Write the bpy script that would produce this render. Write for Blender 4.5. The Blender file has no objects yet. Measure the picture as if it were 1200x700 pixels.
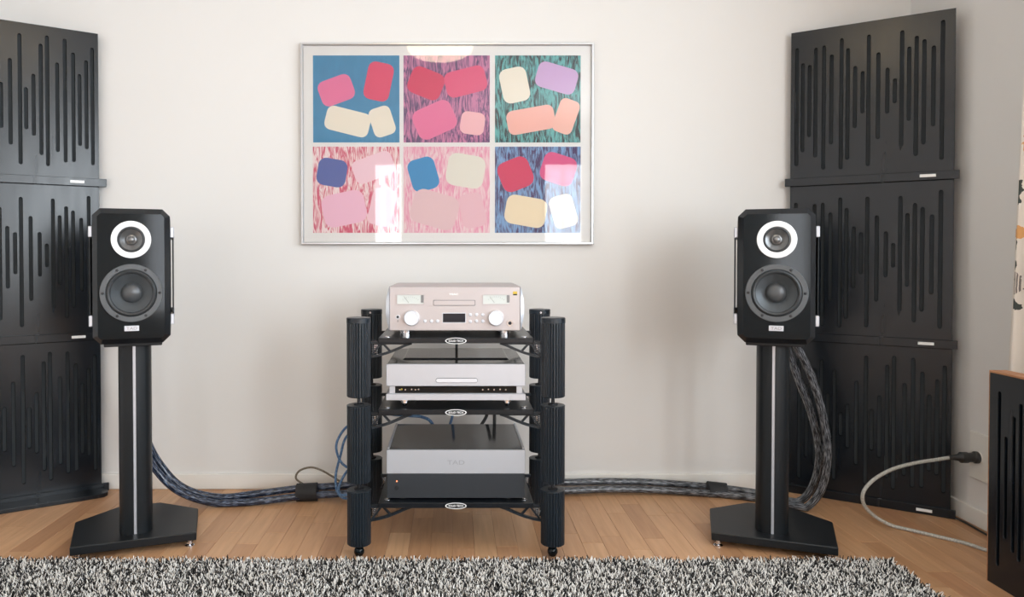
import bpy, bmesh, math, random
import numpy as np
from mathutils import Vector, Matrix

R = math.radians
rnd = random.Random(7)
scene = bpy.context.scene
COL = scene.collection

# ------------------------------------------------------------------ camera
F, PX, PY, PITCH, H = 870.0, 532.0, 315.0, R(1.0), 0.951
WALL_Y, WALL_L, WALL_R, WALL_F, CEIL = 3.016, -1.93, 1.845, -4.2, 2.5
cam = bpy.data.cameras.new('camera')
cam.sensor_width = 36.0
cam.lens = 36.0 * F / 1200.0
cam.shift_x = (600 - PX) / 1200.0
cam.shift_y = -(350 - PY) / 1200.0
cam.clip_start = 0.02
camo = bpy.data.objects.new('camera', cam)
camo.location = (0, 0, H)
camo.rotation_euler = (R(90) - PITCH, 0, 0)
COL.objects.link(camo)
scene.camera = camo

# ------------------------------------------------------------------ world, daylight, exposure
world = bpy.data.worlds.new('sky')
scene.world = world
world.use_nodes = True
bg = world.node_tree.nodes['Background']
bg.inputs[0].default_value = (0.62, 0.78, 1.0, 1)
bg.inputs[1].default_value = 2.0


def area(name, loc, rot, sx, sy, power, col):
    l = bpy.data.lights.new(name, 'AREA')
    l.shape = 'RECTANGLE'
    l.size, l.size_y = sx, sy
    l.energy = power
    l.color = col
    o = bpy.data.objects.new(name, l)
    o.location = loc
    o.rotation_euler = rot
    COL.objects.link(o)
    return o


# daylight in the openings of the windows the photograph implies: the curtained window wall (its sheen lies on
# the slotted panels) and the two windows behind the camera that are mirrored in the picture glass
area('window_right_offscreen', (WALL_R + 0.03, 0.95, 1.45), (R(90), 0, R(90)), 1.9, 1.4, 22, (0.86, 0.94, 1.0))
area('window_right_rear_offscreen', (WALL_R + 0.03, -1.3, 1.45), (R(90), 0, R(90)), 1.5, 1.4, 66, (0.86, 0.94, 1.0))
area('window_behind_left_offscreen', (-0.9, WALL_F - 0.03, 1.35), (R(90), 0, 0), 0.36, 1.7, 8, (0.97, 0.98, 1.0))
area('window_behind_right_offscreen', (1.5, WALL_F - 0.03, 1.25), (R(90), 0, 0), 0.5, 1.9, 13, (0.97, 0.98, 1.0))

vs = scene.view_settings
vs.view_transform = 'Standard'
vs.look = 'None'
vs.gamma = 1.0
vs.use_curve_mapping = False
vs.exposure = 0.86


# ------------------------------------------------------------------ materials
def s2l(c):
    return tuple(((v / 255) / 12.92 if v / 255 <= 0.04045 else ((v / 255 + 0.055) / 1.055) ** 2.4) for v in c) + (1,)


def mat(name, col, rough=0.5, metal=0.0, spec=0.5, coat=0.0, coat_rough=0.05):
    m = bpy.data.materials.new(name)
    m.use_nodes = True
    b = m.node_tree.nodes['Principled BSDF']
    b.inputs['Base Color'].default_value = s2l(col) if max(col) > 1 else tuple(col) + (1,)
    b.inputs['Roughness'].default_value = rough
    b.inputs['Metallic'].default_value = metal
    b.inputs['Specular IOR Level'].default_value = spec
    b.inputs['Coat Weight'].default_value = coat
    b.inputs['Coat Roughness'].default_value = coat_rough
    return m


class NT:
    """tiny node-tree helper"""
    def __init__(self, m):
        self.m, self.t = m, m.node_tree
        self.b = self.t.nodes.get('Principled BSDF')

    def n(self, typ, **kw):
        x = self.t.nodes.new(typ)
        for k, v in kw.items():
            if k.startswith('i_'):
                x.inputs[int(k[2:])].default_value = v
            else:
                setattr(x, k, v)
        return x

    def l(self, a, b):
        self.t.links.new(a, b)

    def ramp(self, fac, stops, interp='LINEAR'):
        r = self.n('ShaderNodeValToRGB')
        r.color_ramp.interpolation = interp
        e = r.color_ramp.elements
        while len(e) < len(stops):
            e.new(0.5)
        for k, (p, c) in enumerate(stops):
            e[k].position = p
            e[k].color = s2l(c) if max(c) > 1 else tuple(c) + (1,)
        self.l(fac, r.inputs[0])
        return r.outputs[0]

    def noise(self, scale, detail=3, stretch=None, coord='Object', rough=0.5, dist=0.0):
        tc = self.n('ShaderNodeTexCoord')
        out = tc.outputs[coord]
        if stretch:
            mp = self.n('ShaderNodeMapping')
            mp.inputs['Scale'].default_value = stretch
            self.l(out, mp.inputs[0])
            out = mp.outputs[0]
        x = self.n('ShaderNodeTexNoise')
        x.inputs['Scale'].default_value = scale
        x.inputs['Detail'].default_value = detail
        x.inputs['Roughness'].default_value = rough
        x.inputs['Distortion'].default_value = dist
        self.l(out, x.inputs['Vector'])
        return x.outputs[0]

    def bump(self, h, strength=0.2, dist=0.002):
        b = self.n('ShaderNodeBump')
        b.inputs['Strength'].default_value = strength
        b.inputs['Distance'].default_value = dist
        self.l(h, b.inputs['Height'])
        self.l(b.outputs[0], self.b.inputs['Normal'])


M = {}
M['wall'] = mat('wall_paint', (227, 224, 220), 0.85)
k = NT(M['wall']); k.bump(k.noise(180, 2), 0.06, 0.001)
M['ceiling'] = mat('ceiling_paint', (236, 234, 230), 0.9)
k = NT(M['ceiling']); k.bump(k.noise(150, 2), 0.05, 0.001)
M['trim'] = mat('white_trim', (236, 232, 225), 0.45)
k = NT(M['trim']); k.bump(k.noise(60, 2, (1, 1, 8)), 0.03, 0.001)

# oak strips
M['oak'] = mat('oak_strip', (200, 155, 110), 0.38)
k = NT(M['oak'])
oi = k.n('ShaderNodeObjectInfo')
tone = k.ramp(oi.outputs['Random'], [(0, (183, 137, 100)), (0.35, (203, 156, 115)), (0.7, (212, 167, 126)), (1, (192, 142, 104))])
tc = k.n('ShaderNodeTexCoord')
mp = k.n('ShaderNodeMapping'); mp.inputs['Scale'].default_value = (34, 2.2, 1)
add = k.n('ShaderNodeVectorMath', operation='ADD')
cmb = k.n('ShaderNodeCombineXYZ')
mul = k.n('ShaderNodeMath', operation='MULTIPLY', i_1=37.0)
k.l(oi.outputs['Random'], mul.inputs[0]); k.l(mul.outputs[0], cmb.inputs[0]); k.l(mul.outputs[0], cmb.inputs[1])
geo = k.n('ShaderNodeNewGeometry')
k.l(geo.outputs['Position'], mp.inputs[0]); k.l(mp.outputs[0], add.inputs[0]); k.l(cmb.outputs[0], add.inputs[1])
nz = k.n('ShaderNodeTexNoise'); nz.inputs['Scale'].default_value = 1.6; nz.inputs['Detail'].default_value = 5; nz.inputs['Distortion'].default_value = 0.6
k.l(add.outputs[0], nz.inputs['Vector'])
gr = k.ramp(nz.outputs[0], [(0.3, (0.80, 0.76, 0.72)), (0.65, (1, 1, 1))])
mx = k.n('ShaderNodeMix', data_type='RGBA', blend_type='MULTIPLY'); mx.inputs[0].default_value = 0.8
k.l(tone, mx.inputs[6]); k.l(gr, mx.inputs[7]); k.l(mx.outputs[2], k.b.inputs['Base Color'])
k.bump(nz.outputs[0], 0.08, 0.001)

M['oak_far'] = mat('oak_floor_base', (198, 152, 110), 0.4)
k = NT(M['oak_far'])
tc = k.n('ShaderNodeTexCoord'); mp = k.n('ShaderNodeMapping'); mp.inputs['Rotation'].default_value = (0, 0, R(90))
k.l(tc.outputs['Object'], mp.inputs[0])
bt = k.n('ShaderNodeTexBrick'); bt.inputs['Scale'].default_value = 1.0; bt.inputs['Brick Width'].default_value = 0.5; bt.inputs['Row Height'].default_value = 0.071
bt.inputs['Mortar Size'].default_value = 0.001
bt.inputs['Color1'].default_value = s2l((206, 160, 118)); bt.inputs['Color2'].default_value = s2l((184, 136, 98)); bt.inputs['Mortar'].default_value = s2l((110, 78, 52))
k.l(mp.outputs[0], bt.inputs['Vector']); k.l(bt.outputs[0], k.b.inputs['Base Color'])


def grained(name, col, rough, spec=0.5, coat=0.0):
    m = mat(name, col, rough, 0, spec, coat)
    k = NT(m)
    nz = k.noise(6, 2, (5, 5, 0.6))
    mr = k.n('ShaderNodeMapRange'); mr.inputs[3].default_value = rough - 0.05; mr.inputs[4].default_value = rough + 0.07
    k.l(nz, mr.inputs[0]); k.l(mr.outputs[0], k.b.inputs['Roughness'])
    return m


M['panel'] = grained('black_stained_board', (0.004, 0.007, 0.011), 0.24, 0.42)
M['felt'] = mat('dark_grey_felt', (0.042, 0.049, 0.054), 0.95)
k = NT(M['felt']); k.bump(k.noise(400, 2), 0.3, 0.001)
M['rawwood'] = mat('raw_wood_edge', (176, 124, 88), 0.6)
k = NT(M['rawwood']); k.l(k.ramp(k.noise(6, 4, (1, 12, 12)), [(0.3, (156, 104, 72)), (0.7, (190, 138, 100))]), k.b.inputs['Base Color'])
M['white'] = mat('white_enamel', (245, 245, 243), 0.4)
M['black_gloss'] = mat('black_gloss_lacquer', (0.003, 0.006, 0.008), 0.08, 0, 0.22)
k = NT(M['black_gloss']); k.bump(k.noise(3, 2), 0.02, 0.002)
M['cab'] = mat('dark_satin_cabinet', (0.011, 0.013, 0.016), 0.26, 0, 0.4)
k = NT(M['cab']); k.bump(k.noise(30, 3, (1, 6, 6)), 0.05, 0.001)
M['stand'] = mat('black_powder_coat', (0.007, 0.009, 0.011), 0.42, 0, 0.35)
k = NT(M['stand']); k.bump(k.noise(420, 2), 0.10, 0.0006)
M['rack'] = mat('anodised_black_aluminium', (0.010, 0.015, 0.021), 0.34, 0.0, 0.45)
k = NT(M['rack']); k.bump(k.noise(300, 2, (1, 1, 0.05)), 0.06, 0.0005)
M['shelf'] = mat('black_shelf', (0.006, 0.008, 0.011), 0.28, 0, 0.4)
k = NT(M['shelf']); k.bump(k.noise(90, 2), 0.02, 0.0005)
M['alu'] = mat('brushed_silver', (196, 198, 204), 0.36, 0.5)
k = NT(M['alu']); k.bump(k.noise(240, 2, (0.02, 1, 1)), 0.05, 0.0004)
M['champagne'] = mat('warm_silver', (190, 182, 181), 0.38, 0.4)
k = NT(M['champagne']); k.bump(k.noise(240, 2, (0.02, 1, 1)), 0.05, 0.0004)
M['knob'] = mat('pale_silver_knob', (220, 224, 232), 0.25, 0.3)
k = NT(M['knob']); k.bump(k.noise(200, 1), 0.02, 0.0003)
M['chrome'] = mat('polished_steel', (225, 225, 228), 0.12, 1.0)
k = NT(M['chrome']); k.bump(k.noise(60, 1), 0.02, 0.0003)
M['dark'] = mat('matte_black', (0.008, 0.008, 0.010), 0.6)
k = NT(M['dark']); k.bump(k.noise(200, 2), 0.05, 0.0005)
M['screen'] = mat('display_glass', (0.006, 0.008, 0.016), 0.08)
M['dial'] = mat('meter_face', (204, 208, 203), 0.5)
M['engraved'] = mat('engraved_silver', (170, 172, 178), 0.5, 0.4)
M['ink'] = mat('grey_ink', (130, 128, 128), 0.6)
M['gold'] = mat('gold_sticker', (196, 170, 70), 0.35, 0.5)
M['lid'] = mat('black_glass_lid', (0.035, 0.035, 0.036), 0.12, 0.0, 0.6)
M['greyband'] = mat('charcoal_metal', (0.03, 0.034, 0.040), 0.42, 0.2)
k = NT(M['greyband']); k.bump(k.noise(200, 2, (0.03, 1, 1)), 0.04, 0.0004)
M['basket'] = mat('driver_frame_grey', (0.085, 0.092, 0.098), 0.42, 0.2)
k = NT(M['basket']); k.bump(k.noise(300, 2), 0.05, 0.0004)
M['rubber'] = mat('surround_rubber', (0.032, 0.035, 0.038), 0.5)
k = NT(M['rubber']); k.bump(k.noise(300, 2), 0.04, 0.0004)
M['cone'] = mat('woven_cone', (0.080, 0.088, 0.094), 0.36, 0.25)
k = NT(M['cone']); k.bump(k.noise(500, 2), 0.12, 0.0005)
M['cap'] = mat('dust_cap', (0.070, 0.074, 0.078), 0.30, 0.2)
M['mid'] = mat('grey_metal_diaphragm', (0.20, 0.20, 0.20), 0.28, 0.7)
M['ringw'] = mat('white_aluminium_ring', (238, 239, 240), 0.4, 0.1)
k = NT(M['ringw']); k.bump(k.noise(200, 1), 0.02, 0.0003)
M['frame'] = mat('silver_frame', (205, 206, 208), 0.28, 0.8)
k = NT(M['frame']); k.bump(k.noise(150, 1), 0.02, 0.0003)
M['mount'] = mat('white_mount', (240, 239, 237), 0.8)
M['led'] = mat('red_led', (230, 90, 60), 0.3)
k = NT(M['led']); k.b.inputs['Emission Color'].default_value = (1, 0.25, 0.1, 1); k.b.inputs['Emission Strength'].default_value = 2.0
M['outlet'] = mat('white_plastic', (232, 228, 220), 0.4)
M['plug'] = mat('black_plug_rubber', (0.02, 0.02, 0.02), 0.45)
k = NT(M['plug']); k.bump(k.noise(120, 2), 0.08, 0.0006)


def sheath(name, dark, light, rough=0.35, scale=(9, 11), amount=(0.45, 0.62)):
    m = mat(name, dark, rough)
    k = NT(m)
    tc = k.n('ShaderNodeTexCoord'); mp = k.n('ShaderNodeMapping')
    mp.inputs['Scale'].default_value = (scale[0], scale[1], 1)
    k.l(tc.outputs['UV'], mp.inputs[0])
    nz = k.n('ShaderNodeTexNoise'); nz.inputs['Scale'].default_value = 3.0; nz.inputs['Detail'].default_value = 3
    k.l(mp.outputs[0], nz.inputs['Vector'])
    k.l(k.ramp(nz.outputs[0], [(amount[0], dark), (amount[1], light)]), k.b.inputs['Base Color'])
    k.bump(nz.outputs[0], 0.4, 0.001)
    return m


M['cable_grey'] = sheath('clear_sleeved_cable', (0.02, 0.022, 0.026), (0.22, 0.23, 0.25), 0.22)
M['cable_blue'] = sheath('blue_black_sleeved_cable', (0.012, 0.018, 0.036), (0.20, 0.26, 0.38), 0.22, amount=(0.5, 0.72))
M['blue'] = sheath('blue_grey_lead', (60, 95, 135), (110, 145, 180), 0.4, (2, 30))
M['beige'] = sheath('beige_lead', (105, 95, 80), (140, 130, 112), 0.5, (2, 30))
M['cord'] = sheath('pale_grey_cord', (168, 166, 158), (196, 194, 186), 0.5, (2, 60))
M['blackcord'] = sheath('black_cord', (0.02, 0.02, 0.02), (0.05, 0.05, 0.05), 0.5, (2, 60))
M['tape'] = mat('black_cloth_tape', (0.018, 0.018, 0.02), 0.7)
k = NT(M['tape']); k.bump(k.noise(300, 2), 0.2, 0.0006)

for nm, c in (('pile_black', (28, 27, 28)), ('pile_grey', (140, 136, 132)), ('pile_white', (232, 228, 222))):
    M[nm] = mat(nm, c, 0.8)
M['rugbase'] = mat('rug_backing', (60, 57, 55), 0.95)
k = NT(M['rugbase']); k.bump(k.noise(200, 2), 0.3, 0.002)

# thin glass
m = bpy.data.materials.new('clear_glass'); m.use_nodes = True
t = m.node_tree; t.nodes.clear()
o_ = t.nodes.new('ShaderNodeOutputMaterial'); mix = t.nodes.new('ShaderNodeMixShader')
tr = t.nodes.new('ShaderNodeBsdfTransparent'); gl = t.nodes.new('ShaderNodeBsdfGlossy'); fr = t.nodes.new('ShaderNodeFresnel')
gl.inputs['Roughness'].default_value = 0.02; fr.inputs[0].default_value = 1.45
t.links.new(fr.outputs[0], mix.inputs[0]); t.links.new(tr.outputs[0], mix.inputs[1]); t.links.new(gl.outputs[0], mix.inputs[2]); t.links.new(mix.outputs[0], o_.inputs[0])
M['glass'] = m

m = bpy.data.materials.new('lit_lamp_shade'); m.use_nodes = True
b = m.node_tree.nodes['Principled BSDF']; b.inputs['Base Color'].default_value = (0.9, 0.8, 0.62, 1)
b.inputs['Emission Color'].default_value = (1.0, 0.80, 0.52, 1); b.inputs['Emission Strength'].default_value = 5.5
M['lamp'] = m


# ------------------------------------------------------------------ geometry helpers
def ray(x, y):
    a, b = (x - PX) / F, -(y - PY) / F
    return Vector((a, math.cos(PITCH) + b * math.sin(PITCH), -math.sin(PITCH) + b * math.cos(PITCH)))


def at(x, y, Y):
    """photo pixel -> point at distance Y (distance itself comes from what the thing touches)"""
    d = ray(x, y)
    return Vector((0, 0, H)) + d * (Y / d.y)


def rrect(x0, x1, z0, z1, r, n=3):
    out = []
    for cx_, cz_, a0 in ((x1 - r, z0 + r, -90), (x1 - r, z1 - r, 0), (x0 + r, z1 - r, 90), (x0 + r, z0 + r, 180)):
        out += [(cx_ + r * math.cos(R(a0 + 90 * j / n)), cz_ + r * math.sin(R(a0 + 90 * j / n))) for j in range(n + 1)]
    return out


class MB:
    def __init__(self):
        self.v, self.f, self.uv, self.mi = [], [], None, None

    def add(self, vs_, fs):
        o = len(self.v)
        self.v += [tuple(p) for p in vs_]
        self.f += [tuple(i + o for i in f) for f in fs]
        return self

    def box(self, x0, x1, y0, y1, z0, z1, bev=0.0, seg=1):
        if bev > 0:
            bm = bmesh.new()
            bmesh.ops.create_cube(bm, size=1)
            for v in bm.verts:
                v.co = Vector(((x0 + x1) / 2 + v.co.x * (x1 - x0), (y0 + y1) / 2 + v.co.y * (y1 - y0), (z0 + z1) / 2 + v.co.z * (z1 - z0)))
            bmesh.ops.bevel(bm, geom=list(bm.edges), offset=bev, segments=seg, profile=0.5, affect='EDGES')
            bm.verts.ensure_lookup_table()
            self.add([v.co for v in bm.verts], [[v.index for v in f.verts] for f in bm.faces])
            bm.free()
            return self
        vs_ = [(x, y, z) for x in (x0, x1) for y in (y0, y1) for z in (z0, z1)]
        return self.add(vs_, [(0, 1, 3, 2), (4, 6, 7, 5), (0, 4, 5, 1), (2, 3, 7, 6), (0, 2, 6, 4), (1, 5, 7, 3)])

    def rings(self, rings, cap0=True, cap1=True, close=True):
        n = len(rings[0])
        vs_ = [p for r in rings for p in r]
        fs = []
        for i in range(len(rings) - 1):
            for j in range(n if close else n - 1):
                a, b = i * n + j, i * n + (j + 1) % n
                fs.append((a, b, b + n, a + n))
        if cap0:
            fs.append(tuple(range(n - 1, -1, -1)))
        if cap1:
            fs.append(tuple((len(rings) - 1) * n + j for j in range(n)))
        return self.add(vs_, fs)

    def lathe(self, prof, c=(0, 0, 0), axis='z', seg=32, cap0=True, cap1=True):
        """prof: (radius, height along axis); axis '-y' points to the front"""
        rs = []
        for r, h in prof:
            ring = []
            for j in range(seg):
                a = 2 * math.pi * j / seg
                x, y = r * math.cos(a), r * math.sin(a)
                if axis == 'z':
                    ring.append((c[0] + x, c[1] + y, c[2] + h))
                elif axis == '-y':
                    ring.append((c[0] + x, c[1] - h, c[2] + y))
                else:
                    ring.append((c[0] + h, c[1] + x, c[2] + y))
            rs.append(ring)
        return self.rings(rs, cap0, cap1)

    def prism(self, poly, z0, z1, bev=0.0):
        cx = sum(p[0] for p in poly) / len(poly); cy = sum(p[1] for p in poly) / len(poly)
        def ins(b):
            out = []
            for x, y in poly:
                d = math.hypot(x - cx, y - cy)
                s = (d - b) / d
                out.append((cx + (x - cx) * s, cy + (y - cy) * s))
            return out
        if bev:
            p1 = ins(bev)
            return self.rings([[(x, y, z0) for x, y in p1], [(x, y, z0 + bev) for x, y in poly], [(x, y, z1 - bev) for x, y in poly], [(x, y, z1) for x, y in p1]])
        return self.rings([[(x, y, z0) for x, y in poly], [(x, y, z1) for x, y in poly]])

    def bar(self, p, q, w, d):
        """square bar from p to q in an xz plane; w across, d along y"""
        p, q = Vector(p), Vector(q)
        t = (q - p).normalized()
        s = Vector((-t.z, 0, t.x)) * (w / 2)
        y = Vector((0, d / 2, 0))
        return self.rings([[P_ + s + y, P_ + s - y, P_ - s - y, P_ - s + y] for P_ in (p, q)])

    def build(self, name, material, parent=None, smooth=True, angle=35):
        me = bpy.data.meshes.new(name)
        me.from_pydata(self.v, [], self.f)
        bm = bmesh.new(); bm.from_mesh(me)
        bmesh.ops.recalc_face_normals(bm, faces=list(bm.faces))
        bm.to_mesh(me); bm.free()
        if smooth:
            me.polygons.foreach_set('use_smooth', [True] * len(me.polygons))
            me.set_sharp_from_angle(angle=R(angle))
        me.materials.append(M[material] if isinstance(material, str) else material)
        o = bpy.data.objects.new(name, me)
        COL.objects.link(o)
        o.parent = parent
        return o


def tag(o, label, cat, group=None):
    o['label'] = label
    o['category'] = cat
    if group:
        o['group'] = group
    return o


def struct(o, label=None):
    o['kind'] = 'structure'
    if label:
        o['label'] = label
    return o


def empty(name, loc=(0, 0, 0), rz=0.0):
    o = bpy.data.objects.new(name, None)
    o.empty_display_size = 0.1
    o.location = loc
    o.rotation_euler = (0, 0, rz)
    COL.objects.link(o)
    return o


def spline(pts, sub=10):
    pts = [Vector(p) for p in pts]
    P_ = [pts[0] * 2 - pts[1]] + pts + [pts[-1] * 2 - pts[-2]]
    out = []
    for i in range(1, len(P_) - 2):
        a, b, c, d = P_[i - 1:i + 3]
        for s in range(sub):
            t_ = s / sub
            out.append(0.5 * ((2 * b) + (c - a) * t_ + (2 * a - 5 * b + 4 * c - d) * t_ ** 2 + (3 * b - a - 3 * c + d) * t_ ** 3))
    out.append(pts[-1])
    return out


def tube_obj(name, pts, r, material, parent=None, seg=10, sub=10, clampz=True, ell=None):
    path = spline(pts, sub) if sub else [Vector(p) for p in pts]
    if clampz:
        path = [Vector((p.x, p.y, max(p.z, r))) for p in path]
    rings, vlen, L = [], [], 0.0
    prev = None
    for i, p in enumerate(path):
        t_ = (path[min(i + 1, len(path) - 1)] - path[max(i - 1, 0)]).normalized()
        if prev is None:
            up = Vector((0, 0, 1)) if abs(t_.z) < 0.9 else Vector((1, 0, 0))
            prev = (up - t_ * up.dot(t_)).normalized()
        prev = (prev - t_ * prev.dot(t_)).normalized()
        b_ = t_.cross(prev)
        ra, rb = ell if ell else (r, r)
        rings.append([p + prev * ra * math.cos(2 * math.pi * j / seg) + b_ * rb * math.sin(2 * math.pi * j / seg) for j in range(seg)])
        if i:
            L += (p - path[i - 1]).length
        vlen.append(L)
    mb = MB().rings(rings)
    o = mb.build(name, material, parent, angle=60)
    uvl = o.data.uv_layers.new(name='UVMap')
    for poly in o.data.polygons:
        for li in poly.loop_indices:
            vi = o.data.loops[li].vertex_index
            uvl.data[li].uv = ((vi % seg) / seg if (vi % seg) <= seg / 2 else (seg - vi % seg) / seg, vlen[min(vi // seg, len(vlen) - 1)])
    return o


def lettering(text, size, loc, parent, material, width=None, extrude=0.0004, name='lettering', bold=0.0):
    """flat text on a face looking to -y (local)"""
    cu = bpy.data.curves.new(name, 'FONT')
    cu.body = text
    cu.size = size
    cu.align_x = 'CENTER'; cu.align_y = 'CENTER'
    cu.extrude = extrude
    cu.offset = bold
    to = bpy.data.objects.new(name, cu)
    COL.objects.link(to)
    me = bpy.data.meshes.new_from_object(to.evaluated_get(bpy.context.evaluated_depsgraph_get()))
    bpy.data.objects.remove(to)
    sx = 1.0
    xs = [v.co.x for v in me.vertices]; ys = [v.co.y for v in me.vertices]
    if width and xs:
        sx = width / (max(xs) - min(xs))
    cx, cy = (max(xs) + min(xs)) / 2, (max(ys) + min(ys)) / 2
    for v in me.vertices:
        x, y, z = v.co
        v.co = ((x - cx) * sx, -z, y - cy)
    me.name = name
    me.materials.clear()
    me.materials.append(M[material])
    o = bpy.data.objects.new(name, me)
    o.location = loc
    COL.objects.link(o)
    o.parent = parent
    return o


# ------------------------------------------------------------------ room shell
floor = struct(MB().box(WALL_L - 0.1, WALL_R + 0.1, WALL_F - 0.1, WALL_Y + 0.1, -0.08, -0.004).build('floor', 'oak_far', smooth=False), 'oak strip floor running towards the wall')
# strips that show in the photograph, each one a piece of its own
strip_meshes = []
for L_ in (0.34, 0.42, 0.5, 0.58):
    w = 0.0708
    mb = MB(); b_ = 0.0007
    mb.rings([[(-w / 2, 0, -0.004), (w / 2, 0, -0.004), (w / 2, L_, -0.004), (-w / 2, L_, -0.004)],
              [(-w / 2, 0, -b_), (w / 2, 0, -b_), (w / 2, L_, -b_), (-w / 2, L_, -b_)],
              [(-w / 2 + b_, b_, 0), (w / 2 - b_, b_, 0), (w / 2 - b_, L_ - b_, 0), (-w / 2 + b_, L_ - b_, 0)]])
    o = mb.build('plank', 'oak', floor, smooth=False)
    strip_meshes.append((L_, o.data))
    bpy.data.objects.remove(o)
x = WALL_L
n_pl = 0
while x < WALL_R - 0.005:
    y = WALL_Y
    first = True
    while y > 1.98:
        L_, me = rnd.choice(strip_meshes)
        sc = 1.0
        if first:
            sc = rnd.uniform(0.35, 1.0); first = False
        wx = min(1.0, (WALL_R - x) / 0.0713)
        o = bpy.data.objects.new('plank', me)
        o.location = (x + 0.0713 * wx / 2, y - L_ * sc, rnd.uniform(-0.0003, 0))
        o.scale = (wx, sc, 1)
        COL.objects.link(o); o.parent = floor
        n_pl += 1
        y -= L_ * sc + 0.0005
    x += 0.0713
MB().box(WALL_L, WALL_R, WALL_F, 1.52, -0.004, 0.0).build('floor_field', 'oak_far', floor, smooth=False)

struct(MB().box(WALL_L - 0.1, WALL_R + 0.1, WALL_F - 0.1, WALL_Y + 0.1, CEIL, CEIL + 0.08).build('ceiling', 'ceiling', smooth=False), 'plain white ceiling')
struct(MB().box(WALL_L - 0.1, WALL_R + 0.1, WALL_Y, WALL_Y + 0.1, 0, CEIL).build('wall_back', 'wall', smooth=False), 'plain off-white wall behind the hi-fi')
def wall_with_holes(name, axis, c0, c1, a0, a1, holes, lab):
    """wall between a0 and a1 along the other axis, thickness c0..c1, holes = (a, b, z0, z1) sorted"""
    mb = MB()
    def put(a, b, z0, z1):
        mb.box(*((c0, c1, a, b, z0, z1) if axis == 'x' else (a, b, c0, c1, z0, z1)))
    pos = a0
    for (a, b, z0, z1) in holes:
        put(pos, a, 0, CEIL); put(a, b, 0, z0); put(a, b, z1, CEIL)
        pos = b
    put(pos, a1, 0, CEIL)
    struct(mb.build(name, 'wall', smooth=False), lab)


WIN_R = [(-2.05, -0.55, 0.75, 2.15), (0.0, 1.9, 0.75, 2.15)]
WIN_F = [(-1.08, -0.72, 0.5, 2.2), (1.25, 1.75, 0.3, 2.2)]
wall_with_holes('wall_left', 'x', WALL_L - 0.1, WALL_L, WALL_F, WALL_Y, [], 'off-white side wall behind the slotted panels')
wall_with_holes('wall_right', 'x', WALL_R, WALL_R + 0.1, WALL_F, WALL_Y, WIN_R, 'off-white side wall with the curtained window')
wall_with_holes('wall_front', 'y', WALL_F - 0.1, WALL_F, WALL_L - 0.1, WALL_R + 0.1, WIN_F, 'off-white wall with two narrow windows')


def window(name, x0, x1, z0, z1, axis):
    w = empty(name, ((x0 + x1) / 2, WALL_F - 0.06, z0) if axis == 'y' else (WALL_R + 0.06 if axis == 'x' else WALL_L - 0.06, (x0 + x1) / 2, z0), 0 if axis == 'y' else R(90))
    struct(w, 'white framed window')
    hw, hh, f = (x1 - x0) / 2, z1 - z0, 0.06
    mb = MB()
    mb.box(-hw, -hw + f, -0.02, 0.02, 0, hh).box(hw - f, hw, -0.02, 0.02, 0, hh).box(-hw + f, hw - f, -0.02, 0.02, 0, f).box(-hw + f, hw - f, -0.02, 0.02, hh - f, hh)
    mb.box(-0.03, 0.03, -0.02, 0.02, f, hh - f)
    mb.build('window_frame', 'trim', w, smooth=False)
    for s in (-1, 1):
        a, b2 = sorted((s * 0.03, s * (hw - f)))
        MB().box(a, b2, -0.003, 0.003, f, hh - f).build('pane', 'glass', w, smooth=False)


nw = 0
for ax, holes in (('y', WIN_F), ('x', WIN_R)):
    for hh_ in holes:
        nw += 1
        window('window_%d' % nw, *hh_, ax)

BH = 0.062
def skirting(name, pts, lab):
    (x0, x1, y0, y1) = pts
    struct(MB().box(x0, x1, y0, y1, 0, BH, 0.002).build(name, 'trim', smooth=False), lab)
skirting('baseboard_back', (WALL_L, WALL_R, WALL_Y - 0.012, WALL_Y), 'low white skirting board along the back wall')
skirting('baseboard_right', (WALL_R - 0.012, WALL_R, WALL_F, WALL_Y - 0.012), 'low white skirting board along the window wall')
skirting('baseboard_left', (WALL_L, WALL_L + 0.012, WALL_F, WALL_Y - 0.012), 'low white skirting board along the side wall')

# ------------------------------------------------------------------ slotted acoustic panels
PW, PH = 0.545, 0.6133
SLOT_A = [(0.022, 1.31, 1.777), (0.044, 1.363, 1.715), (0.068, 1.421, 1.704), (0.090, 1.339, 1.769), (0.119, 1.29, 1.773), (0.146, 1.386, 1.734), (0.180, 1.287, 1.791),
          (0.202, 1.322, 1.75), (0.227, 1.441, 1.678), (0.252, 1.495, 1.655), (0.272, 1.293, 1.79), (0.304, 1.392, 1.718), (0.334, 1.485, 1.657), (0.358, 1.521, 1.613),
          (0.380, 1.356, 1.788), (0.403, 1.451, 1.724), (0.426, 1.32, 1.76), (0.450, 1.36, 1.744), (0.479, 1.424, 1.716), (0.506, 1.3, 1.804)]
SLOT_A = [(u - PW / 2, a - 1.228, b_ - 1.228) for u, a, b_ in SLOT_A]
SLOT_B = [(-u, 0.635 - b_, 0.635 - a) for u, a, b_ in reversed(SLOT_A)]


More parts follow.
